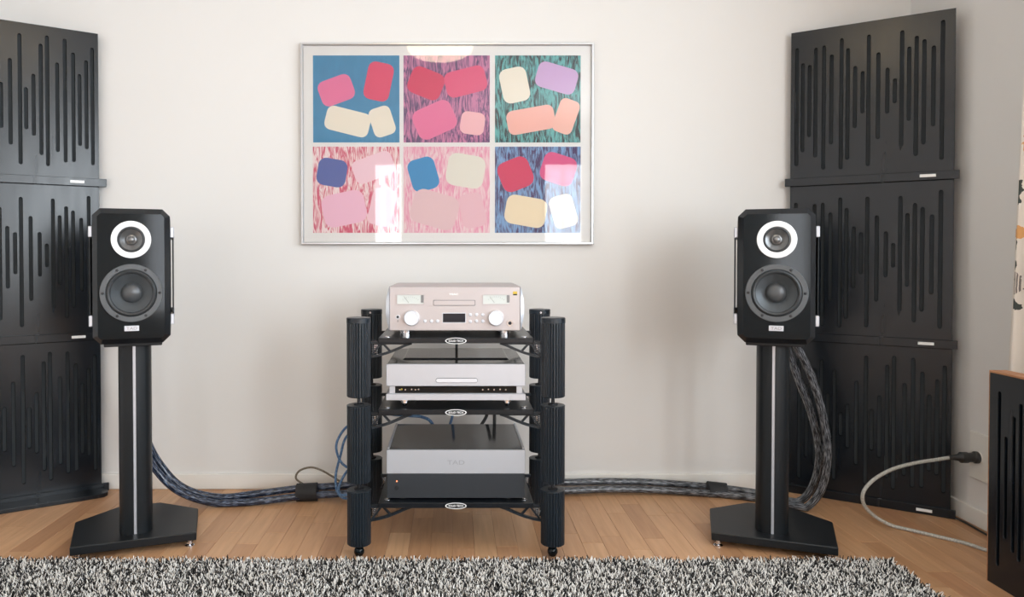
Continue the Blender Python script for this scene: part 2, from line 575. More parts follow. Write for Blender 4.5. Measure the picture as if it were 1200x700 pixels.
def slotted_board(slots, thick, z0):
    cu = bpy.data.curves.new('board', 'CURVE')
    cu.dimensions = '2D'; cu.fill_mode = 'BOTH'; cu.extrude = thick / 2 - 0.0008; cu.bevel_depth = 0.0008; cu.bevel_resolution = 0
    def poly(pts):
        s = cu.splines.new('POLY'); s.points.add(len(pts) - 1); s.use_cyclic_u = True
        for p, q in zip(s.points, pts):
            p.co = (q[0], q[1], 0, 1)
    e = 0.0008
    poly([(-PW / 2 + e, z0), (PW / 2 - e, z0), (PW / 2 - e, PH - e - 0.001), (-PW / 2 + e, PH - e - 0.001)])
    r = 0.0069
    for u, a, b_ in slots:
        pts = [(u + r * math.cos(t_), b_ - r + r * math.sin(t_)) for t_ in [math.pi * i / 6 for i in range(7)]]
        pts += [(u + r * math.cos(t_), a + r + r * math.sin(t_)) for t_ in [math.pi + math.pi * i / 6 for i in range(7)]]
        poly(pts)
    o = bpy.data.objects.new('board', cu); COL.objects.link(o)
    me = bpy.data.meshes.new_from_object(o.evaluated_get(bpy.context.evaluated_depsgraph_get()))
    bpy.data.objects.remove(o)
    for v in me.vertices:
        x_, y_, z_ = v.co
        v.co = (x_, thick / 2 - z_, y_)
    me.materials.clear(); me.materials.append(M['panel'])
    return me


BOARD = {'A': slotted_board(SLOT_A, 0.013, 0.0), 'B': slotted_board(SLOT_B, 0.013, 0.0)}


def panel(kind, loc, rz, label, rail=True, badge=True, top_wood=False, group='black slotted acoustic panels', ends=(0.022, 0.016)):
    p = empty('acoustic_panel', loc, rz)
    tag(p, label, 'acoustic panel', group)
    o = bpy.data.objects.new('slotted_board', BOARD[kind]); COL.objects.link(o); o.parent = p
    bk = MB().box(-PW / 2 + 0.002, PW / 2 - 0.002, 0.0132, 0.034, 0.001, PH - 0.003).build('felt_backing', 'felt', p, smooth=False)
    if rail:
        rl = MB().box(-PW / 2 - ends[0], PW / 2 + ends[1], -0.011, -0.0004, 0.0005, 0.032, 0.0012).build('base_rail', 'panel', p)
        if badge:
            MB().box(PW / 2 - 0.105, PW / 2 - 0.055, -0.0125, -0.0111, 0.011, 0.0215, 0.0005).build('badge', 'white', rl, smooth=False)
    if top_wood:
        MB().box(-PW / 2, PW / 2, 0.0, 0.05, PH - 0.0035, PH + 0.004, 0.001).build('top_edge', 'rawwood', p, smooth=False)['label'] = 'raw reddish wood top edge'
        MB().box(-PW / 2 - 0.003, -PW / 2 + 0.0, 0.0, 0.05, 0.0, PH + 0.004).build('side_edge', 'rawwood', p, smooth=False)
        MB().box(-PW / 2 + 0.002, PW / 2 - 0.002, 0.0342, 0.05, 0.001, PH - 0.0035).build('rear_board', 'rawwood', p, smooth=False)
    return p


def mid_of(edge, rz, s):
    return (edge[0] + s * math.cos(rz) * PW / 2, edge[1] + s * math.sin(rz) * PW / 2)


rzR = -R(34.0); eR = (1.346, 2.978)
cR = mid_of(eR, rzR, 1)
rzL = R(33.5); eL = (-1.424, 2.985)
cL = mid_of(eL, rzL, -1)
where = {('R', 0): 'bottom black slotted panel of the stack behind the grey power cord', ('R', 1): 'middle black slotted panel of the stack between picture and curtain',
         ('R', 2): 'topmost black slotted panel of the stack beside the curtain',
         ('L', 0): 'bottom black slotted panel of the stack in the corner away from the curtain', ('L', 1): 'middle black slotted panel of the stack in the corner away from the curtain',
         ('L', 2): 'topmost black slotted panel of the stack in the corner away from the curtain'}
for i, kd in enumerate('BAA'):
    panel(kd, (cR[0], cR[1], i * PH), rzR, where[('R', i)], ends=(0.018, 0.016))
for i, kd in enumerate('BAB'):
    pl_ = panel(kd, (cL[0], cL[1], i * PH), rzL, where[('L', i)], badge=i > 0, ends=(0.010, 0.026))
    if i == 0:
        MB().prism(rrect(-PW / 2 - 0.005, PW / 2 + 0.014, -0.095, -0.0115, 0.03), 0.0004, 0.016, 0.002).build('floor_plate', 'panel', pl_, smooth=False)
panel('B', (1.562, 2.158 - PW / 2, 0), -R(90), 'single low slotted panel with wooden top edge standing in front of the floral curtain', rail=False, top_wood=True)

# ------------------------------------------------------------------ framed picture
PYW = WALL_Y - 0.001
a = at(352, 50, PYW - 0.02); b = at(695.5, 287, PYW - 0.02)
px0, px1, pz0, pz1 = a.x, b.x, b.z, a.z
pic = empty('framed_picture', ((px0 + px1) / 2, PYW, pz0))
tag(pic, 'wide thin silver frame holding six bright abstract colour prints in two rows', 'picture')
hw, hh = (px1 - px0) / 2, pz1 - pz0
fw, fd = 0.011, 0.026
mb = MB()
o0 = [(-hw, 0), (hw, 0), (hw, hh), (-hw, hh)]; i0 = [(-hw + fw, fw), (hw - fw, fw), (hw - fw, hh - fw), (-hw + fw, hh - fw)]
def fr_ring(pts, y):
    return [(x_, y, z_) for x_, z_ in pts]
lip = 0.003
def off(pts, d):
    sx = [1, -1, -1, 1]; sz = [1, 1, -1, -1]
    return [(x_ + sx[i] * d, z_ + sz[i] * d) for i, (x_, z_) in enumerate(pts)]
mb.rings([fr_ring(o0, 0), fr_ring(o0, -fd + lip), fr_ring(off(o0, lip), -fd), fr_ring(off(i0, -lip), -fd), fr_ring(i0, -fd + lip), fr_ring(i0, 0), fr_ring(o0, 0)], False, False)
mb.build('frame', 'frame', pic, smooth=False)
MB().box(-hw + fw, hw - fw, -0.011, -0.001, fw, hh - fw).build('mount_board', 'mount', pic, smooth=False)
MB().box(-hw + fw, hw - fw, -0.021, -0.019, fw, hh - fw).build('glass_pane', 'glass', pic, smooth=False)


def streaks(name, c1, c2, seed, contrast=0.12, ang=40):
    m = mat(name, c1, 0.7)
    k = NT(m)
    tc = k.n('ShaderNodeTexCoord'); mp = k.n('ShaderNodeMapping')
    mp.inputs['Location'].default_value = (seed * 3.1, 0, seed * 1.7); mp.inputs['Rotation'].default_value = (0, R(ang), 0); mp.inputs['Scale'].default_value = (60, 1, 11)
    k.l(tc.outputs['Object'], mp.inputs[0])
    nz = k.n('ShaderNodeTexNoise'); nz.inputs['Scale'].default_value = 1.0; nz.inputs['Detail'].default_value = 3; nz.inputs['Distortion'].default_value = 2.2
    k.l(mp.outputs[0], nz.inputs['Vector'])
    k.l(k.ramp(nz.outputs[0], [(0.5 - contrast, c1), (0.5 + contrast, c2)]), k.b.inputs['Base Color'])
    return m


CRIM, PINK, CREAM = (214, 52, 98), (232, 118, 164), (240, 232, 216)
prints = [
    # column pixel range, row pixel range, ground colours, plain tilted blocks (x, z, half-width, half-height, tilt, colour) as fractions
    ((367, 468), (65, 167), (48, 128, 172), (62, 146, 190), 0.3, [(.27, .60, .20, .15, 20, PINK), (.76, .70, .15, .22, -12, (224, 70, 112)), (.40, .24, .26, .14, -14, CREAM), (.80, .24, .13, .17, 18, CREAM)]),
    ((473, 574), (65, 167), (92, 66, 112), (206, 128, 170), 0.10, [(.26, .68, .20, .16, -22, CRIM), (.72, .70, .24, .15, 14, (226, 82, 128)), (.36, .26, .24, .18, 24, PINK), (.80, .22, .14, .13, -8, (244, 190, 196))]),
    ((580, 680.5), (65, 167), (28, 44, 52), (96, 178, 178), 0.10, [(.23, .66, .16, .20, 12, CREAM), (.72, .74, .24, .15, -16, (204, 168, 212)), (.42, .26, .28, .14, 10, (244, 184, 172)), (.83, .30, .12, .20, -20, (244, 190, 176))]),
    ((367, 468), (172, 273), (212, 84, 116), (246, 226, 226), 0.10, [(.22, .70, .17, .16, -10, (86, 104, 172)), (.70, .76, .24, .14, 20, (244, 208, 220)), (.36, .28, .25, .19, 12, (242, 192, 214)), (.80, .30, .14, .22, -14, (244, 204, 216))]),
    ((473, 574), (172, 273), (232, 150, 180), (240, 214, 216), 0.12, [(.23, .68, .16, .19, 16, (44, 142, 198)), (.72, .72, .22, .19, -10, (230, 226, 214)), (.36, .27, .27, .20, -16, (230, 196, 200)), (.80, .26, .14, .20, 12, (234, 190, 200))]),
    ((580, 680.5), (172, 273), (66, 46, 96), (124, 164, 208), 0.10, [(.24, .68, .19, .18, 22, CRIM), (.74, .74, .20, .17, -18, (222, 84, 140)), (.36, .25, .24, .17, -10, (240, 222, 190)), (.80, .25, .14, .19, 16, (240, 230, 206))]),
]
for i, (cx, cz, c1, c2, con, blocks) in enumerate(prints):
    q0 = at(cx[0], cz[1], PYW - 0.012); q1 = at(cx[1], cz[0], PYW - 0.012)
    x0, x1 = q0.x - pic.location.x, q1.x - pic.location.x
    z0, z1 = q0.z - pz0, q1.z - pz0
    pr = MB().box(x0, x1, -0.0122, -0.0111, z0, z1).build('print', streaks('print_ground_%d' % i, c1, c2, i, con, 35 + 17 * i), pic, smooth=False)
    w_, h_ = x1 - x0, z1 - z0
    for j, (fx, fz, bw, bh, tl, c) in enumerate(blocks):
        ca, sa = math.cos(R(tl)), math.sin(R(tl))
        poly = []
        rad = min(bw, bh) * 0.55
        for (sx, sz, a0) in ((1, 1, 0), (-1, 1, 90), (-1, -1, 180), (1, -1, 270)):
            for q in range(5):
                an = R(a0 + 22.5 * q)
                lx, lz = sx * (bw - rad) + rad * math.cos(an), sz * (bh - rad) + rad * math.sin(an)
                X = fx + lx * ca - lz * sa; Z = fz + lx * sa + lz * ca
                poly.append((x0 + w_ * min(max(X, 0.01), 0.99), z0 + h_ * min(max(Z, 0.01), 0.99)))
        yb = -0.0123 - 0.0003 * (j + 1)
        mbk = MB().rings([[(X, -0.01221, Z) for X, Z in poly], [(X, yb, Z) for X, Z in poly]])
        mk = mat('print_ink_%d_%d' % (i, j), c, 0.7)
        NT(mk).bump(NT(mk).noise(300, 2), 0.05, 0.0004)
        mbk.build('colour_block', mk, pr, smooth=False)
# small round stamp in the mount
q = at(676.5, 279.5, PYW - 0.012)
MB().lathe([(0.010, 0), (0.010, 0.0012), (0.0075, 0.0012), (0.0075, 0.0004)], (q.x - pic.location.x, -0.0111, q.z - pz0), '-y', 20).build('embossed_stamp', 'mount', pic)

# ------------------------------------------------------------------ loudspeakers and stands
def oct_ring(w, h, c, y, z0):
    """front outline with cut corners: width w, height h, corner cut c, at depth y, bottom z0"""
    x_ = w / 2
    return [(-x_ + c, y, z0), (x_ - c, y, z0), (x_, y, z0 + c), (x_, y, z0 + h - c), (x_ - c, y, z0 + h), (-x_ + c, y, z0 + h), (-x_, y, z0 + h - c), (-x_, y, z0 + c)]


def baffle_mesh(W):
    """gloss front board with the two driver holes cut out"""
    if 'baffle' in bpy.data.meshes:
        return bpy.data.meshes['baffle']
    cu = bpy.data.curves.new('baffle', 'CURVE')
    cu.dimensions = '2D'; cu.fill_mode = 'BOTH'; cu.extrude = 0.002; cu.bevel_depth = 0.0006; cu.bevel_resolution = 0
    pols = [[(x_, z_) for x_, y_, z_ in oct_ring(W - 0.033, SH - 0.035, 0.009, 0, 0.0175)]]
    for zc, r in ((0.322, 0.0405), (0.158, 0.0730)):
        pols.append([(r * math.cos(2 * math.pi * j / 48), zc + r * math.sin(2 * math.pi * j / 48)) for j in range(48)])
    for pts in pols:
        sp = cu.splines.new('POLY'); sp.points.add(len(pts) - 1); sp.use_cyclic_u = True
        for p, q in zip(sp.points, pts):
            p.co = (q[0], q[1], 0, 1)
    o = bpy.data.objects.new('baffle', cu); COL.objects.link(o)
    me = bpy.data.meshes.new_from_object(o.evaluated_get(bpy.context.evaluated_depsgraph_get()))
    bpy.data.objects.remove(o)
    for v in me.vertices:
        x_, y_, z_ = v.co
        v.co = (x_, -0.2019 - z_, y_)
    me.name = 'baffle'
    me.materials.clear(); me.materials.append(M['black_gloss'])
    return me


SH = 0.418
def speaker(loc, rz, label):
    s = empty('loudspeaker', loc, rz)
    tag(s, label, 'loudspeaker', 'pair of loudspeakers on stands')
    W = 0.222
    MB().rings([oct_ring(W - 0.03, SH - 0.03, 0.012, 0.2, 0.015), oct_ring(W, SH, 0.022, 0.185, 0), oct_ring(W, SH, 0.022, -0.178, 0), oct_ring(W - 0.034, SH - 0.036, 0.011, -0.2, 0.018)], True, False).build('cabinet', 'cab', s, smooth=False)
    o = bpy.data.objects.new('baffle', baffle_mesh(W)); COL.objects.link(o); o.parent = s
    yf = -0.2045
    # coaxial mid/tweeter
    tz = 0.322
    tw = MB().lathe([(0.0572, 0.0), (0.0572, 0.003), (0.0558, 0.0045), (0.0414, 0.0045), (0.0395, 0.003), (0.0395, 0.0)], (0, yf, tz), '-y', 48, False, False).build('tweeter_ring', 'ringw', s)
    MB().lathe([(0.0395, 0.002), (0.0377, 0.0035), (0.0349, 0.0045), (0.0321, 0.002)], (0, yf, tz), '-y', 40, False, False).build('surround', 'rubber', tw)
    MB().lathe([(0.0321, 0.002), (0.0242, -0.004), (0.0149, -0.010)], (0, yf, tz), '-y', 40, False, False).build('cone', 'mid', tw)
    MB().lathe([(0.0149, -0.010), (0.0144, -0.005), (0.0112, -0.004), (0.0084, 0.0), (0.0047, 0.002), (0.0009, 0.0025)], (0, yf, tz), '-y', 28, False, True).build('dome', 'mid', tw)
    # woofer
    wz = 0.158
    wf = MB().lathe([(0.0893, 0.0), (0.0893, 0.0035), (0.0879, 0.005), (0.0735, 0.005), (0.0721, 0.003), (0.0721, 0.0)], (0, yf, wz), '-y', 56, False, False).build('woofer_frame', 'basket', s)
    MB().lathe([(0.0721, 0.002), (0.0702, 0.006), (0.0660, 0.0085), (0.0614, 0.006), (0.0591, 0.001)], (0, yf, wz), '-y', 48, False, False).build('surround', 'rubber', wf)
    MB().lathe([(0.0591, 0.001), (0.0512, -0.006), (0.0418, -0.014), (0.0307, -0.023)], (0, yf, wz), '-y', 48, False, False).build('cone', 'cone', wf)
    MB().lathe([(0.0307, -0.023), (0.0279, -0.015), (0.0223, -0.010), (0.0149, -0.007), (0.0074, -0.0055), (0.0009, -0.005)], (0, yf, wz), '-y', 36, False, True).build('dust_cap', 'cap', wf)
    for i in range(6):
        an = R(60 * i)
        MB().lathe([(0.0042, 0), (0.0042, 0.0015), (0.003, 0.0022)], (0.0805 * math.cos(an), yf - 0.005, wz + 0.0805 * math.sin(an)), '-y', 10).build('screw', 'dark', wf)
    bd = MB().box(-0.021, 0.021, yf - 0.002, yf, 0.041, 0.0575, 0.0006).build('badge', 'alu', s, smooth=False)
    lettering('TAD', 0.012, (0, yf - 0.0022, 0.0495), bd, 'ink', 0.030, 0.0003)
    for sx in (-1, 1):
        x0 = sx * (W / 2 + 0.006)
        a_, b2 = sorted((x0, x0 + sx * 0.004))
        pl = MB().box(a_, b2, -0.165, 0.15, 0.055, SH - 0.055, 0.001).build('side_plate', 'stand', s, smooth=False)
        for z_ in (0.072, SH - 0.072):
            for y_ in (-0.162, 0.135):
                a_, b2 = sorted((sx * W / 2, x0 + sx * 0.0055))
                MB().box(a_, b2, y_ - 0.012, y_ + 0.012, z_ - 0.017, z_ + 0.017, 0.002).build('clamp', 'alu', pl)
    for sx in (-1, 1):
        MB().lathe([(0.009, 0), (0.009, 0.028)], (sx * 0.04, 0.2285, 0.12), '-y', 14).build('terminal', 'chrome', s)
    return s


BASE_Z = 0.022
def stand(loc, rz, label):
    s = empty('speaker_stand', loc, rz)
    tag(s, label, 'speaker stand', 'pair of speaker stands')
    poly = [(-.185, -.135), (.185, -.135), (.197, .105), (.07, .222), (-.07, .222), (-.197, .105)]
    MB().prism(poly, BASE_Z, BASE_Z + 0.027, 0.003).build('base_plate', 'stand', s, smooth=False)
    ztop = 0.664
    for sx in (-1, 1):
        prof = []
        for i in range(9):
            an = R(-90 + 22.5 * i)
            prof.append((sx * (0.0045 + 0.046 * max(0.0, math.cos(an)) ** 0.6), -0.035 + 0.052 * math.sin(an)))
        MB().prism(prof, BASE_Z + 0.027, ztop).build('column', 'stand', s, angle=50)
    MB().box(-0.0042, 0.0042, -0.0845, 0.012, BASE_Z + 0.027, ztop).build('inlay_strip', 'alu', s, smooth=False)
    MB().box(-0.085, 0.085, -0.13, 0.12, ztop, ztop + 0.014, 0.002).build('top_plate', 'stand', s, smooth=False)
    for fx, fy in ((-.165, -.115), (.165, -.115), (-.165, .095), (.165, .095)):
        ft = MB().lathe([(0.004, 0.004), (0.011, 0.010), (0.011, 0.014), (0.008, 0.0145), (0.008, BASE_Z)], (fx, fy, 0), 'z', 16).build('spike_foot', 'chrome', s)
        MB().lathe([(0.015, 0.0003), (0.015, 0.003), (0.012, 0.0045)], (fx, fy, 0), 'z', 18).build('floor_cup', 'chrome', ft)
    return s


TH = R(20.5)
SPX, SPY = 1.061, 2.468
SZ = 0.664 + 0.014
speaker((-SPX, SPY, SZ + 0.0005), TH, 'black loudspeaker on the stand in the corner farther from the curtain')
speaker((SPX, SPY, SZ + 0.0005), -TH, 'black loudspeaker in front of the panels next to the curtain')
stand((-SPX, SPY, 0), TH, 'black twin-column stand with silver strip, farther from the curtain')
stand((SPX, SPY, 0), -TH, 'black twin-column stand with silver strip, beside the pale power cord')

# ------------------------------------------------------------------ hi-fi rack
RX, YF, YB = 0.006, 2.33, 2.695
rack = empty('equipment_rack', (RX, YF, 0))
tag(rack, 'black three-shelf hi-fi rack on fluted aluminium pillars', 'rack')
DY = YB - YF
PXO = 0.3055
def fluted(r, z0, z1, n=26):
    cap = 0.017
    def ring(z, rr, flute):
        out = []
        for j in range(n * 4):
            an = 2 * math.pi * j / (n * 4)
            d = -0.0026 if (flute and j % 4 in (0,)) else 0.0
            out.append(((rr + d) * math.cos(an), (rr + d) * math.sin(an), z))
        return out
    return ring, cap
def pillar_mesh(z0, z1, cap_top):
    ring, cap = fluted(0.0375, z0, z1)
    mb = MB()
    zt = z1 - cap if cap_top else z1 - 0.003
    mb.rings([ring(z0, 0.035, False), ring(z0 + 0.002, 0.0375, True), ring(zt, 0.0375, True)])
    return mb
tiers = [(0.0417, 0.2145), (0.2394, 0.482), (0.508, 0.757)]
for (dx, dy) in ((-PXO, 0), (PXO, 0), (-PXO, DY), (PXO, DY)):
    for ti, (z0, z1) in enumerate(tiers):
        capt = ti == 2
        mb = pillar_mesh(z0, z1, capt)
        mb.v = [(x_ + dx, y_ + dy, z_) for x_, y_, z_ in mb.v]
        pl = mb.build('pillar', 'rack', rack, angle=25)
        zt = z1 - 0.017 if capt else z1 - 0.003
        MB().lathe([(0.0368, zt), (0.0385, zt + 0.0006), (0.0385, z1 - 0.002), (0.0365, z1)], (dx, dy, 0), 'z', 36).build('end_cap', 'rack', pl)
        # threaded joint above the lower pillars
        if ti < 2:
            zn = tiers[ti + 1][0]
            MB().lathe([(0.016, z1), (0.016, z1 + 0.003), (0.006, z1 + 0.005), (0.005, zn)], (dx, dy, 0), 'z', 18).build('spacer', 'dark', pl)
        else:
            if dy:
                MB().lathe([(0.0035, 0), (0.0035, 0.002)], (dx, dy - 0.0386, z1 - 0.010), '-y', 10).build('set_screw', 'chrome', pl)
    ft = MB().lathe([(0.003, 0.0005), (0.011, 0.004), (0.0165, 0.014), (0.0165, 0.021), (0.012, 0.030), (0.007, 0.034), (0.007, 0.0417)], (dx, dy, 0), 'z', 20).build('ball_foot', 'black_gloss', rack)
    MB().lathe([(0.010, 0.0312), (0.010, 0.036), (0.007, 0.0365)], (dx, dy, 0), 'z', 16).build('foot_collar', 'chrome', ft)

SHW, SY0, SY1 = 0.2445, -0.006, 0.43       # shelf half width, front and back (local y)
shelf_z = [0.172, 0.467, 0.6925]
for z in shelf_z:
    sh = MB().box(-SHW, SHW, SY0, SY1, z - 0.0165, z, 0.0018).build('shelf', 'shelf', rack, smooth=False)
    # oval badge on the front edge
    bg_ = MB()
    ov = lambda a_, b2, y_, n=36: [(a_ * math.cos(2 * math.pi * j / n), y_, z - 0.0086 + b2 * math.sin(2 * math.pi * j / n)) for j in range(n)]
    bg_.rings([ov(0.0335, 0.0098, SY0), ov(0.0335, 0.0098, SY0 - 0.002), ov(0.0305, 0.0080, SY0 - 0.002), ov(0.0305, 0.0080, SY0 - 0.0012)], False, False)
    ob = bg_.build('oval_badge', 'white', sh)
    MB().rings([ov(0.0306, 0.0081, SY0 - 0.0002), ov(0.0306, 0.0081, SY0 - 0.0012)]).build('badge_face', 'dark', ob, smooth=False)
    lettering('SOLID TECH', 0.0085, (0, SY0 - 0.0014, z - 0.0086), ob, 'white', 0.046, 0.0002, bold=0.0001)
    for sx in (-1, 1):
        for sy in (0.03, 0.385):
            MB().lathe([(0.010, z), (0.010, z + 0.0012), (0.009, z + 0.0016)], (sx * 0.218, sy, 0), 'z', 16).build('rivet', 'chrome', sh)
    # truss brackets carrying the shelf between the pillars, front and rear
    for sx in (-1, 1):
        for yb in (0.018, DY - 0.02):
            zb = z - 0.0166
            br = MB()
            br.box(*sorted((sx * 0.14, sx * 0.2445)), yb - 0.006, yb + 0.006, zb - 0.006, zb, 0.0008)
            br.box(*sorted((sx * 0.2445, sx * (PXO - 0.034))), yb - 0.006, yb + 0.006, zb - 0.006, zb + 0.004, 0.0008)
            arc = [Vector((sx * xx, yb, zb + zz)) for xx, zz in ((0.272, -0.046), (0.245, -0.0405), (0.215, -0.032), (0.185, -0.020), (0.160, -0.009), (0.140, -0.002))]
            arc = spline(arc, 4)
            for p_, q_ in zip(arc[:-1], arc[1:]):
                br.bar(p_, q_, 0.0075, 0.012)
            br.bar((sx * 0.266, yb, zb - 0.040), (sx * 0.238, yb, zb - 0.004), 0.006, 0.010)
            br.bar((sx * 0.230, yb, zb - 0.004), (sx * 0.208, yb, zb - 0.028), 0.006, 0.010)
            bo = br.build('bracket', 'rack', rack, smooth=False)
            hel = [Vector((sx * 0.258 + 0.0085 * math.cos(t_), yb + 0.012 + 0.0085 * math.sin(t_), zb - 0.036 + 0.030 * t_ / (2 * math.pi * 6))) for t_ in [2 * math.pi * i / 10 for i in range(61)]]
            tube_obj('spring', hel, 0.0012, 'chrome', bo, 5, 0, False)

# ------------------------------------------------------------------ silver CD receiver (top shelf)
TY, TZ0, TZ1 = 2.385, 0.7095, 0.8505
tr_ = empty('cd_receiver', (RX - 0.003, TY, shelf_z[2] + 0.0003))
tag(tr_, 'silver CD receiver with two meters and two big knobs on the top shelf', 'receiver')
zb = TZ0 - shelf_z[2]; zt = TZ1 - shelf_z[2]
px2 = TY / F
def tx(px): return (px - 533.0) * px2
def tzz(py): return (H - (py - 300) * px2) - shelf_z[2]
FPW = 0.2105
MB().box(-FPW, FPW, 0.008, 0.34, zb, zt + 0.001, 0.002).build('case', 'champagne', tr_, smooth=False)
fp = MB().box(-FPW, FPW, -0.002, 0.0078, zb, zt, 0.002).build('front_panel', 'champagne', tr_, smooth=False)
for sx in (-1, 1):
    # bowed side cheeks
    rings = []
    n = 14
    for i in range(n + 1):
        f_ = i / n
        zc = zb + (zt - zb) * f_
        bow = 0.0012 + 0.0112 * math.sin(math.pi * f_) ** 0.8 if 0 < f_ < 1 else 0.0012
        x0, x1 = sx * (FPW + 0.0003), sx * (FPW + bow)
        rings.append([(x0, -0.004, zc), (x1, 0.002, zc), (x1, 0.34, zc), (x0, 0.34, zc)])
    MB().rings(rings).build('side_cheek', 'knob', tr_, angle=40)
# meters
for cx_ in (481, 581.5):
    x0, x1, z0, z1 = tx(cx_ - 15.5), tx(cx_ + 15.5), tzz(356.5), tzz(346)
    fb = MB()
    w_ = 0.002
    fb.box(x0 - w_, x1 + w_, -0.0045, -0.0021, z1, z1 + w_).box(x0 - w_, x1 + w_, -0.0045, -0.0021, z0 - w_, z0).box(x0 - w_, x0, -0.0045, -0.0021, z0, z1).box(x1, x1 + w_, -0.0045, -0.0021, z0, z1)
    mt = fb.build('meter', 'champagne', tr_, smooth=False)
    MB().box(x0, x1, -0.0026, -0.0021, z0, z1).build('meter_face', 'dial', mt, smooth=False)
    xm = (x0 + x1) / 2
    sc_ = MB()
    for j in range(9):
        an = R(130 - 10 * j)
        r1, r2 = 0.036, 0.040
        c_ = (xm, z0 - 0.016)
        sc_.bar((c_[0] + r1 * math.cos(an), -0.0028, c_[1] + r1 * math.sin(an)), (c_[0] + r2 * math.cos(an), -0.0028, c_[1] + r2 * math.sin(an)), 0.0007, 0.0003)
    sc_.build('scale', 'ink', mt, smooth=False)
    MB().bar((xm - 0.006, -0.003, z0 + 0.003), (xm - 0.021, -0.003, z1 - 0.005), 0.0006, 0.0003).build('needle', 'dark', mt, smooth=False)
    MB().box(x1 - 0.009, x1 - 0.0005, -0.0036, -0.0026, z0 + 0.004, z1 - 0.001, 0.0004).build('meter_block', 'ink', mt, smooth=False)
# disc tray
def pill(x0, x1, z0, z1, n=6):
    r = (z1 - z0) / 2
    return [(x1 - r + r * math.cos(R(-90 + 180 * j / n)), z0 + r + r * math.sin(R(-90 + 180 * j / n))) for j in range(n + 1)] + [(x0 + r + r * math.cos(R(90 + 180 * j / n)), z0 + r + r * math.sin(R(90 + 180 * j / n))) for j in range(n + 1)]
def slab(poly, y0, y1):
    return MB().rings([[(x_, y0, z_) for x_, z_ in poly], [(x_, y1, z_) for x_, z_ in poly]])
dt = slab(rrect(tx(507.5), tx(557), tzz(358.8), tzz(352), 0.003), -0.0021, -0.0027).build('disc_tray', 'ink', tr_, smooth=False)
slab(rrect(tx(508.3), tx(556.2), tzz(358), tzz(352.8), 0.0025), -0.0027, -0.0042).build('tray_front', 'champagne', dt, smooth=False)
lettering('TEAC', 0.0075, (tx(531.5), -0.0024, tzz(345.3)), tr_, 'white', 0.030, 0.0003, bold=0.0002)
# display
ds = MB().box(tx(518.2), tx(546), -0.0028, -0.0021, tzz(379), tzz(367), 0.0003).build('display_bezel', 'knob', tr_, smooth=False)
MB().box(tx(519), tx(545.2), -0.0034, -0.0029, tzz(378.2), tzz(367.8)).build('display', 'screen', ds, smooth=False)
# knobs
for cx_ in (482.3, 580.8):
    kc = (tx(cx_), -0.0021, tzz(373))
    kb = MB().lathe([(0.0265, 0), (0.0265, 0.0015), (0.0255, 0.002)], kc, '-y', 40).build('knob_ring', 'champagne', tr_)
    MB().lathe([(0.0240, 0.002), (0.0238, 0.018), (0.0225, 0.0195), (0.0195, 0.0195), (0.0190, 0.0185), (0.001, 0.0185)], kc, '-y', 40).build('knob', 'knob', kb)
# push buttons
for (bx_, by_) in ((498, 376.8), (505.4, 376.8), (512.6, 376.8), (551, 369.2), (558.3, 369.2), (565.6, 369.2), (558.3, 376.8), (565.6, 376.8), (551, 377.3)):
    MB().lathe([(0.0052, 0), (0.0052, 0.003), (0.004, 0.004)], (tx(bx_), -0.0021, tzz(by_)), '-y', 16).build('push_button', 'knob', tr_)
jk = MB().lathe([(0.0105, 0), (0.0105, 0.002), (0.0055, 0.002), (0.0055, 0.001)], (tx(597.5), -0.0021, tzz(379.2)), '-y', 24, True, False).build('headphone_socket', 'chrome', tr_)
MB().lathe([(0.0054, 0.0), (0.0054, 0.0012)], (tx(597.5), -0.0021, tzz(379.2)), '-y', 18).build('socket_hole', 'dark', jk, smooth=False)
pw = MB().lathe([(0.0070, 0), (0.0070, 0.001), (0.0042, 0.001), (0.0042, 0.0005)], (tx(466), -0.0021, tzz(372)), '-y', 20, True, False).build('power_switch', 'knob', tr_)
MB().lathe([(0.0041, 0.0), (0.0041, 0.002)], (tx(466), -0.0021, tzz(372)), '-y', 14).build('switch_tip', 'dark', pw, smooth=False)
MB().box(tx(465.4), tx(466.6), -0.0028, -0.0021, tzz(378), tzz(375.5)).build('switch_mark', 'ink', pw, smooth=False)
stk = MB().box(tx(601), tx(606), -0.0025, -0.0021, tzz(346.6), tzz(342)).build('sticker', 'gold', tr_, smooth=False)
MB().box(tx(601.2), tx(605.8), -0.0028, -0.0026, tzz(346.5), tzz(344.9)).build('sticker_band', 'dark', stk, smooth=False)
for fx in (tx(474.5), tx(592)):
    for fy in (0.03, 0.29):
        MB().lathe([(0.019, 0.0), (0.019, 0.004), (0.017, 0.005), (0.017, 0.007), (0.019, 0.008), (0.019, 0.012), (0.017, 0.013), (0.017, zb)], (fx, fy, 0), 'z', 28).build('foot', 'chrome', tr_)

